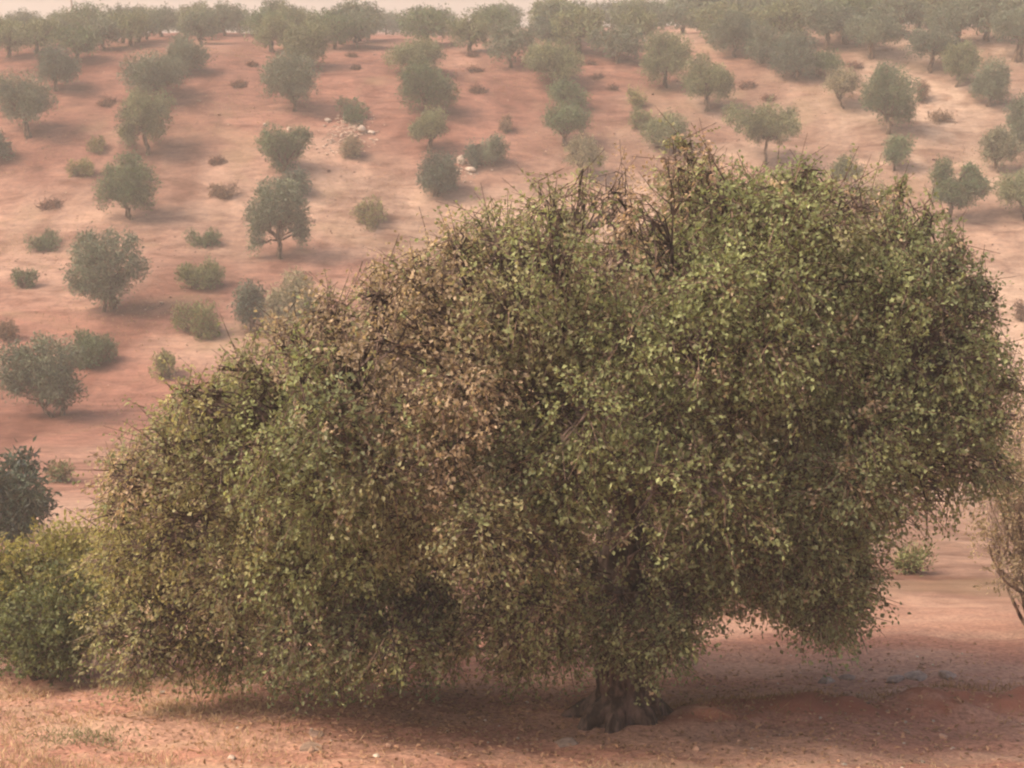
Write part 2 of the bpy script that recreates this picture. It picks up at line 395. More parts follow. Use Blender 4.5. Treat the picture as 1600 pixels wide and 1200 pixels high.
olive(395, 516, 370, 417, 440, 510, DARK, "narrow dark olive tree peering out behind the big tree's left shoulder", dens=1.2)
olive(462, 535, 414, 505, 418, 528, TANL * .85 + GREY * .2, "pale dusty olive tree half hidden behind the big tree's upper left crown", 'ragged')
olive(290, 114, 256, 325, 57, 110, GREY, "olive tree behind and right of the two-lobed grey olive, near the ridge")
olive(482, 109, 444, 518, 34, 104, OLV, "tall olive tree above the full round one, close under the ridge grove", 'round')
olive(652, 115, 610, 692, 61, 111, OLV, "broad low-crowned olive tree third up in the row over the stones", 'wide')
olive(670, 180, 625, 713, 100, 170, GREEN * .9, "dense dark green olive tree in the middle row, above a pale thin one", dens=1.2)
olive(668, 235, 642, 701, 170, 222, OLV * 1.1, "pale thin olive tree standing right in front of the dense dark green one", 'ragged', dens=.8)
olive(682, 306, 654, 717, 240, 300, DARK, "compact dark round olive tree on double stems beside the white stones", stems=2, dens=1.3, fork=.3)
olive(739, 262, 729, 750, 226, 258, DARK, "tiny dark sapling leaning beside the white stones", 'small', name='sapling', cat='sapling', tr=.07)
olive(769, 260, 752, 789, 213, 254, GREY, "small upright olive tree right of the leaning sapling", 'small', tr=.09)
olive(868, 135, 820, 907, 64, 130, OLV, "wide olive tree on two short trunks at the upper centre", stems=2, style='wide', dens=1.2)
olive(888, 170, 860, 916, 128, 166, GREEN, "small flat-topped olive tree squeezed between two others in the centre column", 'low')
olive(882, 228, 851, 919, 164, 214, GREEN, "rounded olive tree on a short stem just above the big tree's pale twigs", 'wide')
olive(910, 280, 880, 946, 213, 262, TANL, "dusty tan olive tree half hidden by the top of the big tree", 'ragged')
olive(1040, 234, 1006, 1076, 178, 229, OLV, "low green olive tree whose foot is hidden by the big tree's twigs", 'wide')
olive(1042, 136, 1002, 1076, 52, 131, OLV, "tall light olive tree touching the left side of the double-crowned one", 'round')
olive(1106, 173, 1062, 1142, 88, 156, OLV, "light green olive tree with a stout trunk, left of two small brush heaps", 'round', tr=.16, fork=.5)
olive(1149, 89, 1110, 1181, 18, 78, GREY, "grey round olive tree with a thin trunk near the ridge, right of centre", tr=.12, fork=.55)
olive(1190, 98, 1160, 1222, 40, 92, GREY, "leafy grey olive tree leaning on the darker clump beside the leaning olive")
olive(1243, 123, 1204, 1272, 55, 117, DARK, "dark drooping olive tree immediately left of the small leaning olive", dens=1.2)
olive(1279, 121, 1262, 1317, 82, 112, GREEN, "small leaning olive tree with a forked trunk, at upper right", 'small', tr=.09, fork=.7)
olive(1290, 78, 1256, 1314, 3, 60, GREY, "tall-trunked olive tree in the ridge grove above the small leaning one", fork=.6)
olive(1360, 91, 1318, 1414, 22, 72, GREY, "broad-crowned olive tree on a thick pale trunk in the upper right grove", 'wide', tr=.2, fork=.6)
olive(1452, 113, 1420, 1492, 44, 97, DARK * .6 + GREY * .4, "dark umbrella-shaped olive tree with a clear trunk, upper right", 'wide', tr=.14, fork=.6)
olive(1500, 68, 1448, 1518, 4, 58, GREY, "pale hazy olive tree directly behind the umbrella-shaped one", 'wide')
olive(1588, 96, 1543, 1640, 14, 66, GREY, "olive tree with a thick straight trunk at the top right corner", 'wide', tr=.24, fork=.6)
olive(1492, 135, 1476, 1527, 68, 126, OLV, "slender light green olive tree between the umbrella-shaped and the bending ones", 'round', tr=.08)
olive(1542, 166, 1521, 1572, 98, 160, GREY, "round olive tree with a bent trunk and long shadow near the right edge", dens=1.2, tr=.12, lobes=[(1546, 118, 22), (1540, 135, 18), (1560, 140, 13, 0, 1.4), (1530, 130, 11), (1562, 122, 10), (1528, 142, 8)], fork=.45)
olive(1318, 170, 1283, 1345, 108, 150, TANL * .9, "sparse brownish young olive tree left of the tall dark one", 'ragged', dens=.6, tr=.07)
olive(1390, 209, 1346, 1429, 107, 192, GREEN * .75 + DARK * .3, "tall dark green olive tree with hanging skirts on a straight trunk, right", dens=1.4, tr=.14, lobes=[(1385, 135, 28), (1405, 145, 22), (1365, 145, 20), (1385, 162, 24), (1415, 165, 12, 0, 1.4), (1402, 178, 12, 0, 1.3), (1358, 160, 10), (1380, 120, 14), (1418, 180, 7, 0, 1.6)], fork=.5)
olive(1197, 256, 1126, 1246, 168, 226, OLV, "flat wide olive tree on a slim curved trunk, above the big tree's right shoulder", tr=.1, lobes=[(1165, 190, 20), (1195, 186, 22), (1222, 195, 17), (1145, 182, 13), (1180, 205, 16), (1235, 182, 9), (1210, 208, 12), (1236, 202, 9), (1195, 200, 16), (1222, 218, 8)], fork=.6)
olive(1400, 267, 1378, 1422, 213, 254, GREEN, "little round olive tree on a short stick of trunk, below the tall dark one", 'small', tr=.07, fork=.5)
olive(1316, 302, 1296, 1343, 243, 281, OLV * .9, "small olive tree on thin legs just behind the big tree's upper right edge", 'small', stems=2, tr=.06, fork=.5)
olive(1479, 346, 1452, 1543, 252, 328, GREEN, "open V-shaped olive tree with a leaning trunk at the right", tr=.12, dens=1.0, lobes=[(1468, 272, 14, 0, 1.3), (1476, 295, 17), (1463, 300, 9, 0, 1.4), (1500, 298, 17), (1518, 280, 13), (1530, 290, 11), (1510, 268, 8), (1490, 310, 10), (1536, 300, 6, 0, 1.5), (1502, 315, 8)], fork=.4)
olive(1562, 270, 1531, 1588, 200, 262, TANL * .4 + GREY * .6, "soft grey olive tree leaning right beside the grazed patch at the right", 'ragged')
olive(1602, 247, 1575, 1640, 143, 238, GREY, "tall olive tree cut by the right edge, above the soft grey one", dens=1.2)
olive(1604, 342, 1556, 1650, 262, 334, OLV, "low drooping olive tree cut by the right edge, beside the V-shaped one", 'low')
olive(1366, 372, 1343, 1388, 288, 340, TANL, "young pale olive tree rising just behind the big tree's right crown", 'small', dens=.7)

# ------------------------------------------------------------------ ridge grove: individual trees copied from eight grown ones
protos = []
def ridge_grove():
    rng = np.random.default_rng(77); pr = []
    for k in range(9):
        w, h = rng.uniform(3.4, 4.4), rng.uniform(2.5, 3.1); st = ['round', 'wide', 'ragged', 'round', 'twin', 'wide', 'round', 'wide', 'round'][k]
        lb = auto_lobes(0, .12 + h * .5, w, h, rng, st)
        col = [GREY, GREEN, GREY, OLV, DARK, GREY, OLV * .9, GREY * .9, GREEN][k]
        cr, tk = olive_parts(lb, None, 3600, col, rng, leaf=(.2, .08), trunk_r=rng.uniform(.12, .2), fork=.5)
        pr.append((cr.mesh('crown', [M_OLIVE]), tk.mesh('trunk', [M_BARK], True)))
    spots = []
    for (px, D) in [(10, 101), (58, 103), (118, 100), (160, 103.5), (205, 105), (425, 104), (520, 105.5), (560, 107), (735, 105), (800, 101), (905, 104), (965, 102), (1130, 104), (1230, 104), (1320, 104), (1400, 104.5), (1540, 103)]:
        spots.append(((px - 800) / F * D * .975 + 0.0, D))
    for row, D in enumerate([106, 109.5, 113, 117, 122, 128, 135, 144, 155, 170, 190]):
        half = D * .35; step = 5.0 if D < 120 else 5.8
        for x in np.arange(-math.ceil((half + 3) / step), math.ceil((half + 3) / step) + 1) * step - 1.5:
            x = x + rng.normal(0, .45); y = D + rng.normal(0, .8); px = 800 + F * x / (y * .975)
            if row == 0 and rng.uniform() < (.25 if px < 1000 else .5): continue
            if rng.uniform() < .08: continue
            spots.append((x, y))
    for i, (x, y) in enumerate(spots):
        k = int(rng.integers(len(pr))); a = empty('olive_tree', (x, y, float(H(x, y))))
        s = rng.uniform(.85, 1.1) * (.84 + .24 * float(sm(x, -35, 25))); a.scale = (s, s, s * rng.uniform(.9, 1.1)); a.rotation_euler = (0, 0, rng.uniform(0, 6.28))
        tag(a, "hazy grey-green olive tree in the crowded far grove along the ridge under the sky", 'olive tree', 'olive trees of the far ridge grove')
        for nm, me in zip(('crown', 'trunk'), pr[k]):
            o = bpy.data.objects.new(nm, me); C.objects.link(o); o.parent = a
    return len(spots)
print("ridge trees", ridge_grove())

# ------------------------------------------------------------------ shrubs and dead brush on the slope
BG = "low shrubs dotted over the red hillside"
def shrub(px, py, w, h, col, label, dry=0.0, group=BG, dens=1.0, name='shrub', cat='shrub', leaf=(.12, .05), mat=None):
    P, D = ground_at(px, py); s = D / F; W, Hh = w * s, h * s * 1.1
    rng = np.random.default_rng(int(px * 11 + py)); mb = MB()
    lb = []
    for i in range(7):
        a = rng.uniform(0, 6.28); rr = rng.uniform(.1, .36)
        lb.append((math.cos(a) * rr * W, math.sin(a) * rr * W * .9, Hh * rng.uniform(.25, .5), W * rng.uniform(.12, .24), W * rng.uniform(.12, .22), Hh * rng.uniform(.3, .5), 1.0))
    n = int(min(6000, max(260, 950 * W * Hh * dens))); nc = max(30, n // 8)
    c, d, idx, u = lobe_clusters(lb, nc, rng, .5); c[:, 2] = np.abs(c[:, 2]) + .02
    pos = np.repeat(c, 8, 0) + rng.normal(0, .07, (nc * 8, 3)); pos[:, 2] = np.abs(pos[:, 2])
    # follow the slope
    dz = H(P[0] + pos[:, 0], P[1] + pos[:, 1]) - P[2]; pos[:, 2] += dz
    ax = unit(np.repeat(d, 8, 0) + rng.normal(0, .6, pos.shape) + [0, 0, .5])
    cc = np.repeat(np.asarray(col)[None] * rng.normal(1, .2, (nc, 1)), 8, 0) * rng.uniform(.7, 1.3, (len(pos), 1))
    if dry: 
        k = rng.uniform(0, 1, len(pos)) < dry; cc[k] = np.array([.2, .12, .07]) * rng.uniform(.7, 1.3, (k.sum(), 1))
    leaves(mb, pos, ax, unit(rng.normal(0, 1, pos.shape)), leaf[0] * rng.uniform(.7, 1.3, len(pos)), leaf[1], np.clip(cc, .01, .6))
    b0 = np.stack([rng.normal(0, W * .06, nc), rng.normal(0, W * .06, nc), np.zeros(nc)], 1); e = c.copy()
    e[:, 2] += H(P[0] + c[:, 0], P[1] + c[:, 1]) - P[2]
    m = rng.uniform(0, 1, nc) < .5
    twigs(mb, b0[m], e[m], .016, .006, (.14, .085, .06), 1)
    o = mb.build(name, [mat or M_OLIVE, M_BARK], None, loc=P); tag(o, label, cat, group); return o

shrub(150, 236, 50, 18, YEL * .9, "low flat straw-green shrub in the upper left, above the yellowish one", .4)
shrub(124, 275, 44, 26, YEL, "yellowish rounded shrub left of the olive with a drooping branch", .2)
shrub(66, 388, 66, 24, GREEN, "spreading green shrub near the left edge, upper of the two there")
shrub(318, 380, 62, 22, GREEN, "flat green shrub between the V-shaped and the forked olive trees")
shrub(38, 450, 44, 28, GREEN, "small forked green shrub near the left edge, under the spreading green one")
shrub(312, 450, 92, 40, (GREEN + YEL) / 2, "wide bright green shrub in the left middle, above a rounder one", dens=1.2)
shrub(310, 520, 104, 50, (GREEN + YEL * 1.3) / 2, "round yellow-green and brown shrub next to the big tree's left edge", .25, dens=1.2)
shrub(150, 567, 96, 50, GREEN, "dense dark green shrub behind the two-lobed olive tree", dens=1.5)
shrub(14, 528, 52, 30, (.14, .09, .06), "brown dry shrub at the left edge above the two-lobed olive", .6)
shrub(580, 350, 66, 36, YEL * .95, "olive-brown hazy shrub just above the big tree's brown left crown", .4)
shrub(548, 244, 50, 34, TANL, "pale straw-coloured shrub below the rubble patch", .5)
shrub(352, 306, 46, 22, (.16, .09, .06), "reddish brown dry shrub left of the forked olive tree", .7, dens=1.1)
shrub(553, 184, 62, 28, GREEN, "flat green shrub on top of the rubble patch")
shrub(788, 204, 30, 24, (.13, .09, .06), "small brown shrub right of the middle row of olives", .6)
shrub(996, 164, 42, 26, YEL, "olive-coloured shrub right of centre, upper one of a touching pair", .2)
shrub(998, 200, 50, 34, (GREEN + YEL) / 2, "green shrub right of centre, lower one of a touching pair", .1)
shrub(1424, 896, 84, 44, (GREEN + YEL * 1.2) / 2, "grassy green shrub on pale soil below the big tree's right side", .25, dens=1.6, leaf=(.1, .03))
shrub(1596, 500, 26, 30, (.12, .08, .06), "dark brown shrub at the right edge, level with the crown's top", .4)
shrub(100, 752, 62, 32, (GREEN + YEL) / 2, "brown-green shrub right behind the half-cut dark olive at lower left", .4)
shrub(1470, 190, 44, 14, (.2, .13, .08), "faint straw shrub between the tall dark and the bent olive trees", .6)
shrub(1438, 156, 32, 30, (.17, .10, .07), "reddish thin shrub right behind the tall dark green olive", .7)
shrub(255, 590, 56, 40, YEL, "yellowish shrub touching the big tree's far left shoulder", .1)

BR = "heaps of dead brush left between the olive rows"
def brush(px, py, w, h, label):
    P, D = ground_at(px, py); s = D / F; W, Hh = w * s, h * s * 1.1
    rng = np.random.default_rng(int(px * 5 + py * 3)); mb = MB(); n = 110
    a = rng.uniform(0, 6.28, n); r = np.sqrt(rng.uniform(0, 1, n)) * W * .34
    p = np.stack([np.cos(a) * r, np.sin(a) * r * .8, rng.uniform(.02, .4, n) * Hh * (1.1 - r / (W * .45)) ** 2], 1)
    d = unit(rng.normal(0, 1, (n, 3)) * [1, 1, .45] + [0, 0, .25]); L = rng.uniform(.25, .8, (n, 1)) * W * .45
    q = p + d * L; q[:, 2] = np.abs(q[:, 2]) + .02
    th = rng.uniform(0, 6.28, 16); p[:16] = np.stack([np.cos(th) * .03, np.sin(th) * .03, np.full(16, .05)], 1); q[:16] = np.stack([np.cos(th) * W * .36, np.sin(th) * W * .3, rng.uniform(.05, .3, 16) * Hh], 1)
    for t in (p, q): t[:, 2] += H(P[0] + t[:, 0], P[1] + t[:, 1]) - P[2]
    twigs(mb, p, q, .022, .009, (.13, .065, .045), 0)
    lp = np.repeat(p, 3, 0) + rng.normal(0, .1, (n * 3, 3))
    leaves(mb, lp, rng.normal(0, 1, lp.shape), unit(rng.normal(0, 1, lp.shape)), .11, .045, np.array([.17, .085, .055])[None] * rng.uniform(.5, 1.3, (len(lp), 1)), 1)
    tag(mb.build('brush_heap', [M_BARK, M_DRY], None, loc=P), label, 'brush heap', BR)
brush(168, 162, 40, 15, "dark dead brush heap between the two leftmost rows of olives")
brush(372, 134, 36, 16, "dead brush heap left of the full round olive tree")
brush(393, 103, 26, 16, "small dead brush heap just under the ridge, left of the tall olive")
brush(338, 254, 36, 14, "flat reddish brush heap left of the flat-topped bushy olive")
brush(78, 322, 50, 12, "thin scatter of dead twigs left of the olive with a drooping branch")
brush(556, 108, 22, 16, "small brush heap near the ridge, lowest of the pair in that lane")
brush(549, 88, 22, 14, "small brush heap near the ridge, highest of the pair in that lane")
brush(742, 112, 32, 22, "brush heap right of the broad low-crowned olive, the topmost of three")
brush(745, 143, 40, 20, "dark brush heap right of the dense dark green olive tree")
brush(738, 88, 26, 16, "tiny brush heap under the ridge grove, right of the middle row")
brush(922, 100, 28, 16, "brush heap just right of the wide two-trunk olive tree")
brush(932, 122, 28, 14, "reddish brush heap lower right of the wide two-trunk olive")
brush(957, 140, 22, 18, "upright brush heap left above the touching pair of shrubs")
brush(1168, 137, 38, 20, "dark reddish brush heap right of the stout-trunked light green olive")
brush(1200, 156, 28, 12, "small brush heap left of the sparse brownish young olive tree")
brush(1335, 105, 36, 18, "brush heap between the small leaning olive and the umbrella-shaped one")

# ------------------------------------------------------------------ the big spreading tree
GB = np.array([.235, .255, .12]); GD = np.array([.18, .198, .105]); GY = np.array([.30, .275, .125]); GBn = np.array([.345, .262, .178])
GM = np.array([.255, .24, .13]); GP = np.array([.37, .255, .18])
D0 = 17.2
# px, py, radius, colour of the foliage there, density
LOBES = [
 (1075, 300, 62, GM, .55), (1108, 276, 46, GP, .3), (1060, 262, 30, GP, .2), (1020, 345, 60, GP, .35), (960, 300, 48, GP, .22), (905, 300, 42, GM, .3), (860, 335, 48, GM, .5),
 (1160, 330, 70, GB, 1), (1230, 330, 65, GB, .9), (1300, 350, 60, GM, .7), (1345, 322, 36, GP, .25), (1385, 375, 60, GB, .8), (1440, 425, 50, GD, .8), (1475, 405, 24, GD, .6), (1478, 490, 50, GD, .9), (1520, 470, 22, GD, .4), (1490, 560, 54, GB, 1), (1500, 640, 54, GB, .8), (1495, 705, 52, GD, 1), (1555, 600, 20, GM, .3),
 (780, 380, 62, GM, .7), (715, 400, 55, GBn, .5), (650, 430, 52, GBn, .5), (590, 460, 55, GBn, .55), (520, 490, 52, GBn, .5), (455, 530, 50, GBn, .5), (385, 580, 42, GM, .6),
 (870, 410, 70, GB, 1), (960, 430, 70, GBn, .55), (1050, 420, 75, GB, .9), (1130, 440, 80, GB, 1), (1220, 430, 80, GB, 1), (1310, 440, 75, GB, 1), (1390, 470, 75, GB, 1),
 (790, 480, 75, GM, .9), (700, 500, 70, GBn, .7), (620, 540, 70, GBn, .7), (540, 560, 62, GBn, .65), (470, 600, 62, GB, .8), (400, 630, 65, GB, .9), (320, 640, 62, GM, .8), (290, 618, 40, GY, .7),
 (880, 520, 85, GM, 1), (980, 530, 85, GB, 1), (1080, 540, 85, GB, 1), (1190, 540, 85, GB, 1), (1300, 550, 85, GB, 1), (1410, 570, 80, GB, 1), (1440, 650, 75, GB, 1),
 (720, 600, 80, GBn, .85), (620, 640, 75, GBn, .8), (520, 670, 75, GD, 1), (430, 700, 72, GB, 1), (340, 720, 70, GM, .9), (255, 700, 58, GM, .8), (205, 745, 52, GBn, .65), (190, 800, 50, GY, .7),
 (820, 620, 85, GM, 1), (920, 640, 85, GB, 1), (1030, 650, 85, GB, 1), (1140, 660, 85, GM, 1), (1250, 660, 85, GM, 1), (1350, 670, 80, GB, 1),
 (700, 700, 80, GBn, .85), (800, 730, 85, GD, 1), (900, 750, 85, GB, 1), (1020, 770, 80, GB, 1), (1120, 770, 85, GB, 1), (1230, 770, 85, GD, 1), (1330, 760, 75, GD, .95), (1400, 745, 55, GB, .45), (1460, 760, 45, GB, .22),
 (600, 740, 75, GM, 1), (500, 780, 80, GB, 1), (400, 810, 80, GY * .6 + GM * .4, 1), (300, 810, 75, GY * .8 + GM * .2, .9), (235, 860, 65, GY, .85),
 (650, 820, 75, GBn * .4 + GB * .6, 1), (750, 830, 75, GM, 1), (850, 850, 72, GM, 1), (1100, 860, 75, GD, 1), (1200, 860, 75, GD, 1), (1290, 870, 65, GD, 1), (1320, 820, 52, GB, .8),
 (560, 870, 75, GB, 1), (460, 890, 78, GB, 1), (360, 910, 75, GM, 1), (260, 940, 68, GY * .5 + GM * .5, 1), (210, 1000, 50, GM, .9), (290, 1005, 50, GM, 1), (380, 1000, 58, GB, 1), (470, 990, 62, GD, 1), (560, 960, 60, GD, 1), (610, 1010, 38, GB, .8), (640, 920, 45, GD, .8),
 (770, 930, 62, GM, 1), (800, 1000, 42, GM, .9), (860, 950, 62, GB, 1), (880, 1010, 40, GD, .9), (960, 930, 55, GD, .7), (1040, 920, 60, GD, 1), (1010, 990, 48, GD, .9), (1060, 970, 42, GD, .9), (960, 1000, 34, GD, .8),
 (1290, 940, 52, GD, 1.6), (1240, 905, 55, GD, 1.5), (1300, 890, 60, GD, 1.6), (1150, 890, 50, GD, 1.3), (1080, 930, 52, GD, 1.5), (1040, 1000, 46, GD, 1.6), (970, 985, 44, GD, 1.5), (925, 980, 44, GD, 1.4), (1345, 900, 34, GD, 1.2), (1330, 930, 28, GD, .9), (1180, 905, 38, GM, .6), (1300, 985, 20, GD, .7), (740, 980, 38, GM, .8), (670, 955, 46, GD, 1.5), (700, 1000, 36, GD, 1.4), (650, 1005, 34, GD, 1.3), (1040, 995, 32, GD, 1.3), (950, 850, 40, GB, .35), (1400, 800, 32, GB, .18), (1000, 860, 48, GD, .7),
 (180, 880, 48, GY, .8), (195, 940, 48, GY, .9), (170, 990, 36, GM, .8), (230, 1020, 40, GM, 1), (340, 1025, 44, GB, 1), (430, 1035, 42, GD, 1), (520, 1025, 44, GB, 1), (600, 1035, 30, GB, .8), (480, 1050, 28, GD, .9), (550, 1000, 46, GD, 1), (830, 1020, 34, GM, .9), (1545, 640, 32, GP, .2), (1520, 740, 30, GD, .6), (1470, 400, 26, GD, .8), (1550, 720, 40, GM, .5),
]
def big_tree():
    rng = np.random.default_rng(2024)
    base, Dt = ground_at(975, 1128)
    root = empty('spreading_tree', base)
    tag(root, "huge spreading tree with thick dark trunk and brown-tinged green crown filling the foreground", 'tree')
    cr = MB(); tk = MB(); br = MB(); lob = []; cols = []; front = []
    for (px, py, r, col, w) in LOBES:
        ex, ey = (px - 850) / 760, (py - 620) / 470; e = min(1, ex * ex + ey * ey)
        T = 2.7 * math.sqrt(max(0.0, 1 - e)); 
        if py > 880: T = min(T, 1.2)
        for sgn in ((-1, 1, 0) if T > 1.2 else (-1, 1)) if T > .35 else (0,):
            off = sgn * T + rng.uniform(-.5, .5); dep = D0 + off
            if py > 860 and px < 900: dep = min(dep, ground_at(px, min(py + r * .95, 1078))[1] - r / F * 15 - (.5 if sgn < 0 else 0))
            P = at(px + (rng.uniform(-30, 30) if sgn > 0 else 0), py, dep); rm = r * .92 * dep / F
            if sgn > 0: P[2] -= .15
            g = float(H(P[0], P[1])); P[2] = max(P[2], g + rm * (.55 if px < 900 else .75) + (.03 if px < 900 else .1))
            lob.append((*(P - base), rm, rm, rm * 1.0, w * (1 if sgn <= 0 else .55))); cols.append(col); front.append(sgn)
        if e > .5 and py < 680 and w > .2 and px > 410 and col is not GP:                  # sprigs that break the outline
            for _ in range(4):
                a = math.atan2(py - 640, px - 850) + rng.normal(0, .55); q = r * rng.uniform(.95, 1.35); m = rng.uniform(9, 19)
                P = at(px + math.cos(a) * q, py + math.sin(a) * q, D0 + rng.uniform(-.7, .7)); rm = m * D0 / F
                lob.append((*(P - base), rm, rm, rm * 1.8, .35 + .65 * w if col is not GP else .3)); cols.append(col); front.append(0)
    lob = np.array(lob); cols = np.array(cols)
    NC = 32000
    c, d, idx, u = lobe_clusters(lob, NC, rng, .42)
    stray = rng.uniform(0, 1, NC) < .12; c[stray] += (d * lob[idx, 3:4] * rng.uniform(.1, .5, (NC, 1)))[stray]
    ph = np.sin(c[:, 0] * 4.3 + c[:, 1] * 2.1) + np.sin(c[:, 2] * 5.1 - c[:, 0] * 2.2 + 1) + np.sin(c[:, 1] * 5 + c[:, 2] * 3.3)
    hole = (ph < -.8) & (rng.uniform(0, 1, NC) < .8) & (c[:, 2] > 1.9); c, d, idx, u = c[~hole], d[~hole], idx[~hole], u[~hole]   # gaps between the boughs
    # the big bough above the fork stands bare where it comes forward
    zz = c[:, 2] + .45 * np.minimum(c[:, 1], 0)
    on = (zz > 1.35) & (zz < 2.55) & (np.abs(c[:, 0] - .08 * c[:, 1]) < .30) & (c[:, 1] < .1)
    on &= rng.uniform(0, 1, len(c)) < .88; c, d, idx, u = c[~on], d[~on], idx[~on], u[~on]
    zg = H(c[:, 0] + base[0], c[:, 1] + base[1]) - base[2]; ok = c[:, 2] > zg + .06; c, d, idx, u = c[ok], d[ok], idx[ok], u[ok]
    low = (c[:, 0] > -.75) & (c[:, 0] < 1.6) & (c[:, 2] < .80 - .12 * np.minimum(c[:, 1], 0)); c, d, idx, u = c[~low], d[~low], idx[~low], u[~low]      # the foot of the trunk stands clear
    # sprays: each cluster is a short twig with leaves strung along it, arching outwards and drooping
    n = len(c); spray = unit(d + rng.normal(0, .5, d.shape) + [0, 0, -.35]); sl = rng.uniform(.16, .42, (n, 1))
    k = 12
    t = rng.uniform(-.2, 1, (n, k, 1)); pos = c[:, None] + spray[:, None] * sl[:, None] * t + np.array([0, 0, -.12]) * (t ** 2) * sl[:, None] * 2
    pos = (pos + rng.normal(0, .035, pos.shape)).reshape(-1, 3)
    ax = unit(np.repeat(spray, k, 0) * .5 + rng.normal(0, .7, pos.shape) + [0, 0, -.25]); nr = unit(rng.normal(0, .8, pos.shape) + np.repeat(d, k, 0) * .5 + [0, 0, .6])
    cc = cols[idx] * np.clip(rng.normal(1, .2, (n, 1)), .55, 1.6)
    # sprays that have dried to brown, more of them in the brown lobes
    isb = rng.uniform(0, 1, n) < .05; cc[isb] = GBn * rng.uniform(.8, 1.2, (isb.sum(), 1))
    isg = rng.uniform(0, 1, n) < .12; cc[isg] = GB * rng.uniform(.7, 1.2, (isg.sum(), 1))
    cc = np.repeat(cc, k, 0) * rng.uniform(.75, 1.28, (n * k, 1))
    pale = rng.uniform(0, 1, n * k) < .025; cc[pale] = np.array([.34, .32, .21]) * rng.uniform(.7, 1.2, (pale.sum(), 1))
    L = rng.uniform(.033, .066, n * k)
    leaves(cr, pos, ax, nr, L, L * rng.uniform(.55, .8, n * k), np.clip(cc, .01, .7))
    twigs(br, c - spray * .12, c + spray * sl, .006, .0025, (.12, .085, .065))
    # trunk and limbs
    bark = (.08, .058, .05)
    fork = at(968, 960, D0 - .1) - base; up = at(980, 760, D0 - 1.0) - base
    tr = np.array([[0, 0, -.35], [0, 0, .0], [.02, .0, .25], [-.02, 0, .6], [fork[0], fork[1], fork[2]]])
    tz = np.linspace(0, 1, 26)[:, None]; ti = np.concatenate([np.interp(tz, np.linspace(0, 1, 5), tr[:, k]) for k in range(3)], 1)
    tube(tk, ti, np.interp(tz[:, 0], [0, .25, .45, .7, 1], [.44, .40, .33, .31, .29]) * (1 + .05 * np.sin(tz[:, 0] * 17)), bark, 26, 0, rng, .14)
    for a, zz in ((-2.0, .5), (-1.1, .85), (-.4, .35), (2.6, .7)):      # burls on the trunk
        tube(tk, [(math.cos(a) * .2, math.sin(a) * .2, zz - .16), (math.cos(a) * .3, math.sin(a) * .3, zz), (math.cos(a) * .2, math.sin(a) * .2, zz + .18)], [.05, .11, .04], bark, 9, 0, rng, .15)
    for a in range(7):                                    # root flare
        th = a * .9 + rng.uniform(-.2, .2); e = np.array([math.cos(th) * .8, math.sin(th) * .65, -.14])
        tube(tk, bend([math.cos(th) * .2, math.sin(th) * .2, .28], e, 5, rng, .04), [.15, .14, .10, .07, .03], bark, 7, 0, rng, .1)
    forks = [(fork, up, .24, .15)]
    tube(tk, bend(fork, up, 7, rng, .04), np.linspace(.25, .16, 7), bark, 10, 0, rng, .1)
    mains = []
    for (px, py, dz, r) in [(860, 640, -1.2, .15), (1120, 620, -1.3, .15), (1000, 480, .2, .14), (1240, 560, .8, .13), (720, 620, .9, .14), (1330, 690, -.9, .12), (560, 720, -.9, .13), (420, 820, .3, .10), (880, 430, .9, .1), (1150, 420, .3, .1), (1420, 560, 0, .09)]:
        e = at(px, py, D0 + dz) - base; s = fork if (px < 760 or px > 1300) else up
        m = bend(s, e, 9, rng, .035, .06); tube(tk, m, np.linspace(r, r * .4, 9), bark, 8, 0, rng, .1); mains.append(m)
    allm = np.concatenate(mains)
    for i, l in enumerate(lob):
        e = l[:3]; s = allm[np.argmin(np.linalg.norm(allm - e, axis=1) + .6 * np.maximum(0, allm[:, 2] - e[2]))]
        q = bend(s, e, 6, rng, .06, .05); tube(br, q, np.linspace(.05, .014, 6) * min(1, l[3] / .4), bark, 5)
        cs = c[idx == i]; cs = cs[:26]
        if len(cs): 
            st = q[rng.integers(2, 6, len(cs))]; mid = (st + cs) / 2 + rng.normal(0, .08, cs.shape)
            twigs(br, st, mid, .014, .009, bark); twigs(br, mid, cs, .009, .004, bark)
    # bare dry twigs standing out of the thin top
    tops = [i for i, l in enumerate(LOBES) if l[3] is GP]
    LOBES.append((955, 425, 60, GP, 0)); tops.append(len(LOBES) - 1)
    for i in tops:
        px, py, r, _, w = LOBES[i]
        for _ in range(14):
            a = at(px + rng.uniform(-.5, .5) * r, py + rng.uniform(.3, 1.1) * r, D0 + (rng.uniform(-.6, .6) if w else rng.uniform(-2.6, -1.9))) - base
            b = a + unit(np.array([rng.normal(0, .5), rng.normal(0, .4), 1.0])) * rng.uniform(.2, .42)
            m = (a + b) / 2 + rng.normal(0, .05, 3)
            twigs(br, np.array([a, m]), np.array([m, b]), .007, .004, (.26, .19, .15))
            for _ in range(3):
                f = a + (b - a) * rng.uniform(.3, .9); g = f + unit(np.array([rng.normal(0, 1), rng.normal(0, 1), .8])) * rng.uniform(.1, .25)
                twigs(br, f[None], g[None], .004, .002, (.26, .19, .15))
    cr.build('crown', [M_LEAF], root); tk.build('trunk', [M_BARK], root, True); br.build('branches', [M_BARK], root)
    return base
big_base = big_tree()

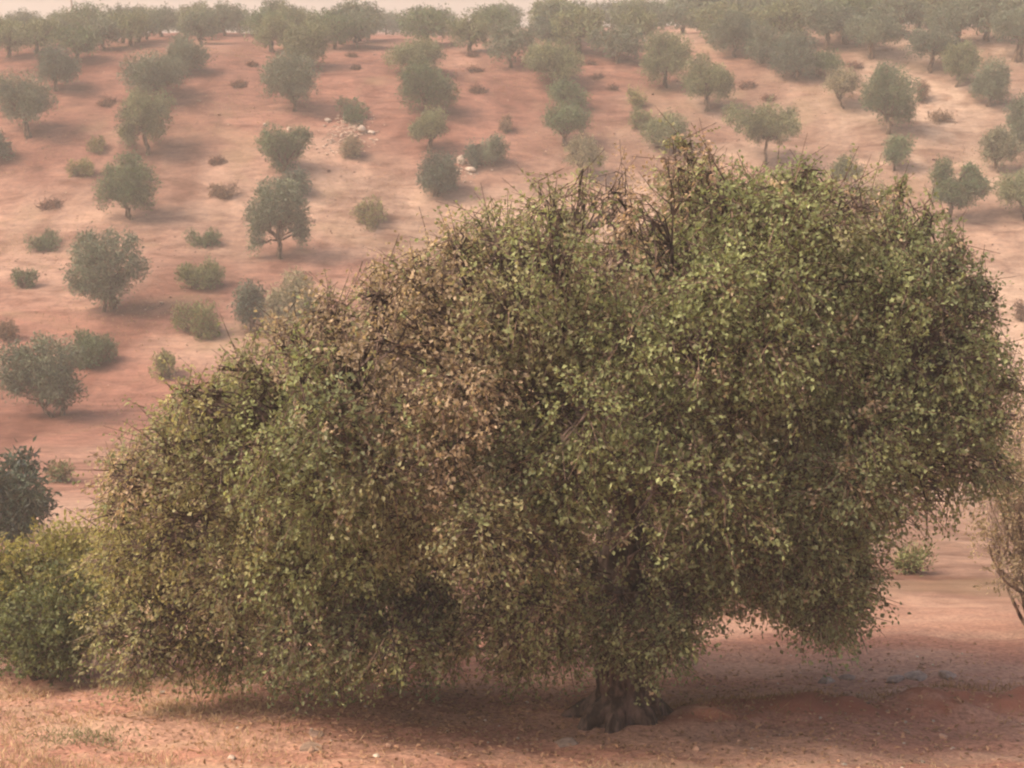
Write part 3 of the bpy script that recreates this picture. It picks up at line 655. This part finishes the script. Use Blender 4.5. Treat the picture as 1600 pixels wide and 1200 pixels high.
# ------------------------------------------------------------------ bushes beside the big tree
def near_bush(name, px, py, D, lobes, n, label, cat, leafLW, twigr=.006, bare=0, cdark=(.11, .08, .06)):
    rng = np.random.default_rng(int(px * 3 + py)); x, y = at(px, py, D)[:2]; base = np.array([x, y, float(H(x, y))])
    mb = MB(); lb = []; cols = []
    for (lx, ly, r, dz, col, w) in lobes:
        P = at(lx, ly, D + dz); rm = r * (D + dz) / F; P[2] = max(P[2], float(H(P[0], P[1])) + rm * .7)
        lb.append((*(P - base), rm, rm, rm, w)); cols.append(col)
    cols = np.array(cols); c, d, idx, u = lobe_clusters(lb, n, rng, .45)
    zg = H(c[:, 0] + base[0], c[:, 1] + base[1]) - base[2]; c[:, 2] = np.maximum(c[:, 2], zg + .04)
    k = 10; sp = unit(d + rng.normal(0, .5, d.shape) + [0, 0, .2]); t = rng.uniform(0, 1, (len(c), k, 1))
    pos = (c[:, None] + sp[:, None] * t * .25).reshape(-1, 3) + rng.normal(0, .03, (len(c) * k, 3))
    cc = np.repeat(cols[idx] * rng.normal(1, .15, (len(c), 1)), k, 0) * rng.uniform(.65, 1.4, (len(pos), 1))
    L = leafLW[0] * rng.uniform(.7, 1.3, len(pos))
    leaves(mb, pos, unit(np.repeat(sp, k, 0) + rng.normal(0, .7, pos.shape)), unit(rng.normal(0, .8, pos.shape) + [0, 0, .6]), L, L * leafLW[1], np.clip(cc, .01, .7))
    st = np.stack([rng.normal(0, .15, len(c)), rng.normal(0, .15, len(c)), np.zeros(len(c))], 1)
    for i, l in enumerate(lb):
        q = bend([rng.normal(0, .12), rng.normal(0, .12), -.05], l[:3], 6, rng, .06); tube(mb, q, np.linspace(.035, .01, 6), cdark, 5, 1)
        cs = c[idx == i][:120]
        if len(cs):
            s0 = q[rng.integers(2, 6, len(cs))]; mid = (s0 + cs) / 2 + rng.normal(0, .05, cs.shape)
            twigs(mb, s0, mid, twigr, twigr * .7, cdark, 1); twigs(mb, mid, cs + sp[idx == i][:120] * .25, twigr * .7, .002, cdark, 1)
    tag(mb.build(name, [M_LEAF, M_BARK], None, loc=base), label, cat)
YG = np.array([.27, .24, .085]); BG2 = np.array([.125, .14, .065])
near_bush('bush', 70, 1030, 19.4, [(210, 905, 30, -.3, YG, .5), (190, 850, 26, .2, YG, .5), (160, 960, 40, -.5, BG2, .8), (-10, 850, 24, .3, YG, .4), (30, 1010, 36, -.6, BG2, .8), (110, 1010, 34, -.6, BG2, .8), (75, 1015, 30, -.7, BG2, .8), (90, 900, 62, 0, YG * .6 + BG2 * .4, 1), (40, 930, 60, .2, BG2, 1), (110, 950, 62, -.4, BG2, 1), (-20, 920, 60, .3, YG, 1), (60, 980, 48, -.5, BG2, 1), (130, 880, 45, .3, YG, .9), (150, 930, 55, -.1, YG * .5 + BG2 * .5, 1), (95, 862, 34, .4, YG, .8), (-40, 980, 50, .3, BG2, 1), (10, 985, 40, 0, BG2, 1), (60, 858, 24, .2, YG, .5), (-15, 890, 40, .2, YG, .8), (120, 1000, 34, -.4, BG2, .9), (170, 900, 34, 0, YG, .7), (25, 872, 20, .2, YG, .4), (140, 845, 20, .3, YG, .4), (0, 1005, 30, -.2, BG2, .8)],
          2100, "yellow-green leafy bush at the lower left, growing against the big tree's crown", 'bush', (.06, .6))
PB = np.array([.38, .30, .205])
near_bush('twiggy_shrub', 1640, 925, 22.5, [(1585, 700, 50, 0, PB, .5), (1640, 690, 60, .3, PB, .6), (1600, 770, 60, -.3, PB * .9, .75), (1560, 740, 40, .2, PB, .5), (1650, 790, 65, 0, PB * .8, .8), (1575, 830, 50, 0, PB, .5), (1630, 860, 50, -.2, PB * .9, .6), (1545, 800, 30, 0, PB, .3), (1620, 640, 45, .3, PB, .35), (1590, 890, 36, -.4, PB, .5), (1625, 915, 34, -.4, PB * .8, .7), (1555, 890, 22, -.3, PB, .35), (1530, 720, 26, 0, PB, .3), (1545, 850, 26, 0, PB, .3)],
          760, "thin brownish twiggy shrub at the right edge behind the big tree", 'shrub', (.06, .55), .006, cdark=(.2, .15, .115))

# ------------------------------------------------------------------ stones
M_STONE, n_, l_, p_ = nodes('stone')
at_ = n_.new("ShaderNodeAttribute"); at_.attribute_name = 'Col'; nz_ = n_.new("ShaderNodeTexNoise"); nz_.inputs['Scale'].default_value = 14; nz_.inputs['Detail'].default_value = 6
cr_ = n_.new("ShaderNodeValToRGB"); cr_.color_ramp.elements[0].color = (.6, .57, .55, 1); cr_.color_ramp.elements[1].color = (1.3, 1.3, 1.3, 1); cr_.color_ramp.elements[0].position = .3; cr_.color_ramp.elements[1].position = .7
tcs_ = n_.new("ShaderNodeTexCoord"); l_.new(tcs_.outputs['Object'], nz_.inputs['Vector'])
g_ = n_.new("ShaderNodeMix"); g_.data_type = 'RGBA'; g_.blend_type = 'MULTIPLY'; g_.inputs[0].default_value = 1
l_.new(nz_.outputs['Fac'], cr_.inputs[0]); l_.new(at_.outputs['Color'], g_.inputs[6]); l_.new(cr_.outputs[0], g_.inputs[7]); l_.new(g_.outputs[2], p_.inputs['Base Color'])
p_.inputs['Roughness'].default_value = .9
def ico(sub=2):
    import bmesh
    bm = bmesh.new(); bmesh.ops.create_icosphere(bm, subdivisions=sub, radius=1)
    v = np.array([q.co[:] for q in bm.verts]); f = np.array([[w.index for w in q.verts] for q in bm.faces]); bm.free(); return v, f
IV, IF = ico(2); IV1, IF1 = ico(1)
def rock_verts(rng, sx, sy, sz, V=None):
    V = IV if V is None else V; v = V.copy()
    for _ in range(5):                                   # chop facets
        d = unit(rng.normal(0, 1, 3)); k = rng.uniform(.55, .85); q = v @ d; v = v - np.maximum(0, q - k)[:, None] * d
    v = v * (1 + .07 * rng.normal(0, 1, (len(v), 1)))
    a = rng.uniform(0, 6.28); c, s = math.cos(a), math.sin(a); v = v * [sx, sy, sz]
    return np.stack([v[:, 0] * c - v[:, 1] * s, v[:, 0] * s + v[:, 1] * c, v[:, 2]], 1)
def stone(px, py, w, h, col, label, group):
    P, D = ground_at(px, py); s = D / F; rng = np.random.default_rng(int(px * 17 + py)); mb = MB()
    v = rock_verts(rng, w * s * .55, w * s * .42, h * s * .6); mb.add(v, IF, col)
    tag(mb.build('stone', [M_STONE], None, loc=P + np.array([0, 0, h * s * (.22 if py < 600 else .02)])), label, 'stone', group)
SG = "pale stones lying on the hillside"; SF = "flat stones at the edge of the dirt track"
W_ = (.38, .30, .245); B_ = (.26, .19, .155)
stone(566, 205, 22, 12, W_, "white boulder on the rubble patch, the larger of two", SG)
stone(580, 209, 12, 8, W_, "white boulder on the rubble patch, the smaller right-hand one", SG)
stone(512, 190, 12, 7, W_, "whitish stone at the left end of the rubble patch", SG)
stone(540, 184, 14, 6, W_, "flat whitish stone in the middle of the rubble patch, by the shrub", SG)
stone(452, 203, 9, 6, W_, "pale stone on top of the slope behind the flat-topped bushy olive", SG)
stone(414, 197, 7, 6, W_, "pale stone left behind the flat-topped bushy olive", SG)
stone(722, 255, 16, 16, W_, "white stone between the compact dark olive and the sapling", SG)
stone(736, 268, 20, 9, W_, "low white stone at the foot of the leaning sapling", SG)
stone(746, 250, 10, 14, W_, "upright white stone between the sapling and the small upright olive", SG)
stone(1290, 1066, 34, 13, B_, "greyish flat stone leftmost in the line along the track edge", SF)
stone(1322, 1060, 26, 10, B_, "small flat stone second from left in the line along the track edge", SF)
stone(1400, 1064, 34, 10, B_, "brownish flat stone in the middle of the line along the track edge", SF)
stone(1434, 1058, 40, 14, B_, "largest grey stone of the line along the track edge", SF)
stone(1478, 1058, 36, 14, B_, "pale stone at the right end of the line along the track edge", SF)
stone(884, 1164, 44, 10, B_, "flat pinkish slab on the track in front of the trunk", SF)
stone(492, 1150, 34, 10, (.2, .13, .1), "dark low stone on the track at left, the upper of a pair", SF)
stone(486, 1170, 46, 10, (.22, .15, .11), "dark broad stone on the track at left, the lower of a pair", SF)
stone(362, 1186, 16, 10, W_, "small whitish stone at the bottom edge, left of the dark pair", SF)
stone(1010, 1096, 14, 9, B_, "small stone against the right root of the big trunk", SF)
def scatter_stones():
    rng = np.random.default_rng(9); mb = MB()
    for i in range(900):
        x = rng.uniform(-6.5, 6.5); y = rng.uniform(12.6, 19.5); s = rng.uniform(.008, .03) * (1 + (rng.uniform() < .06) * 1.2)
        v = rock_verts(rng, s, s * .8, s * .6, IV1) + [x, y, float(H(x, y)) + s * .3]
        c = np.array([.33, .2, .14]) if rng.uniform() < .8 else np.array([.5, .42, .34])
        mb.add(v, IF1, c * rng.uniform(.6, 1.15))
    for i in range(5200):
        x = rng.uniform(-34, 38); y = rng.uniform(55, 106); s = rng.uniform(.02, .075) * (1 + 1.2 * (rng.uniform() < .04))
        if math.sin(x * .45 + y * .3) + math.sin(y * .8 - x * .2) + rng.normal(0, .5) < .3: continue
        v = rock_verts(rng, s, s * .8, s * .6, IV1) + [x, y, float(H(x, y)) + s * .3]
        mb.add(v, IF1, (np.array([.18, .095, .07]) if rng.uniform() < .8 else np.array([.30, .21, .155])) * rng.uniform(.6, 1.3))
    tag(mb.build('gravel', [M_STONE]), "loose clods and pebbles strewn over the red earth", 'gravel', kind='stuff')
scatter_stones()
def rubble():
    rng = np.random.default_rng(12); mb = MB(); P, D = ground_at(545, 212)
    for i in range(260):
        x, y = P[0] + rng.normal(0, .8), P[1] + rng.normal(0, 1.1); s = rng.uniform(.04, .16)
        mb.add(rock_verts(rng, s, s * .8, s * .5, IV1) + [x, y, float(H(x, y)) + s * .1], IF1, np.array([.36, .255, .195]) * rng.uniform(.7, 1.2))
    P, D = ground_at(725, 268)
    for i in range(70):
        x, y = P[0] + rng.normal(0, .55), P[1] + rng.normal(0, .5); s = rng.uniform(.03, .12)
        mb.add(rock_verts(rng, s, s * .8, s * .5, IV1) + [x, y, float(H(x, y)) + s * .1], IF1, np.array([.40, .31, .24]) * rng.uniform(.7, 1.2))
    tag(mb.build('rubble', [M_STONE]), "pale broken rubble spread in patches between the middle olive rows", 'rubble', kind='stuff')
rubble()

# ------------------------------------------------------------------ dry grass and fallen leaves
def grass():
    rng = np.random.default_rng(31)
    def blades(n, xr, yr, h, col, dens=None, mbb=None):
        x = rng.uniform(*xr, n); y = rng.uniform(*yr, n)
        if dens is not None: k = rng.uniform(0, 1, n) < dens(x, y); x, y = x[k], y[k]
        n = len(x); p = np.stack([x, y, H(x, y)], 1)
        ax = unit(rng.normal(0, .55, (n, 3)) * [1, 1, .2] + [0, 0, .8]); L = h * rng.uniform(.4, 1.4, n)
        leaves(mbb, p, ax, unit(rng.normal(0, 1, (n, 3)) + [0, -.5, 0]), L, .009 + .003 * rng.uniform(0, 1, n), np.clip(np.asarray(col)[None] * rng.uniform(.6, 1.3, (n, 1)), 0, .8))
    patch = lambda x, y: np.clip((np.sin(x * 2.1 + y * 1.3) + np.sin(y * 3.3 - x * 1.1 + 1) + .7 * np.sin(x * 5.3 + y * 4.1)) * .4 + .35, 0, 1)
    mb = MB()
    blades(17000, (-7.5, -1.6), (13.0, 18.0), .11, (.42, .30, .19), lambda x, y: patch(x, y) * sm(-x, 1.4, 4.2), mb)
    blades(9000, (-7, 7.5), (12.4, 14.6), .05, (.44, .32, .21), lambda x, y: patch(x, y) * (1 - sm(y, 13.8, 14.5)), mb)
    blades(12000, (1.2, 8.5), (15.4, 18.5), .10, (.30, .18, .10), lambda x, y: patch(x, y) * np.exp(-((y - 16.1 - .17 * (x - 1.5)) / .5) ** 2), mb)
    blades(9000, (-6, 7), (14.5, 20), .045, (.34, .22, .13), lambda x, y: patch(x * 1.3 + 3, y * 1.2) * .5, mb)
    tag(mb.build('dry_grass', [M_DRY]), "straw-coloured dry grass and stubble along the track", 'grass', kind='stuff')
    mb = MB()
    q = at(130, 1110, 16.2)
    blades(2600, (q[0] - .75, q[0] + .7), (q[1] - .45, q[1] + .35), .06, (.22, .21, .12), lambda x, y: np.exp(-((x - q[0]) / .5) ** 2 - ((y - q[1]) / .22) ** 2), mb)
    tag(mb.build('green_weeds', [M_DRY]), "dull green weed patch in the straw at the lower left", 'weeds', kind='stuff')
    mb = MB()
    n = 6500; x = rng.normal(.3, 3.4, n); y = rng.normal(16.2, 1.5, n); p = np.stack([x, y, H(x, y) + .012], 1)
    leaves(mb, p, unit(rng.normal(0, 1, (n, 3)) * [1, 1, .25]), unit(rng.normal(0, .35, (n, 3)) + [0, 0, 1]), rng.uniform(.04, .085, n), .035, np.array([.30, .18, .115])[None] * rng.uniform(.5, 1.5, (n, 1)))
    tag(mb.build('fallen_leaves', [M_DRY]), "brown fallen leaves littering the ground under the big tree", 'leaf litter', kind='stuff')
    mb = MB()
    n = 150000; x = rng.uniform(-34, 36, n); y = rng.uniform(34, 106, n)
    k = rng.uniform(0, 1, n) < np.clip(np.sin(x * .35 + y * .21) + np.sin(y * .5 - x * .22 + 2) - .2 + rng.normal(0, .3, n), 0, 1) * .6; x, y = x[k], y[k]; n = len(x)
    leaves(mb, np.stack([x, y, H(x, y)], 1), unit(rng.normal(0, .5, (n, 3)) + [0, 0, .6]), unit(rng.normal(0, 1, (n, 3))), rng.uniform(.06, .16, n), .03, np.array([.26, .18, .10])[None] * rng.uniform(.6, 1.2, (n, 1)))
    tag(mb.build('dry_weeds', [M_DRY]), "thin dry weeds scattered over the hillside between the olive rows", 'weeds', kind='stuff')
grass()

# ------------------------------------------------------------------ far utility pole
def pole():
    x, y = -800 * 0 + (146 - 800) / F * 190, 186.0
    mb = MB(); z = float(H(x, y)); tube(mb, [(0, 0, -.3), (0, 0, 3), (0, 0, 6.6)], [.13, .11, .09], (.2, .17, .15), 8)
    tube(mb, [(-.7, 0, 6.2), (0, 0, 6.2), (.7, 0, 6.2)], [.05, .05, .05], (.2, .17, .15), 6)
    tag(mb.build('utility_pole', [M_BARK], None, loc=(x, y, z)), "thin distant utility pole rising above the ridge trees at far left", 'utility pole')
pole()
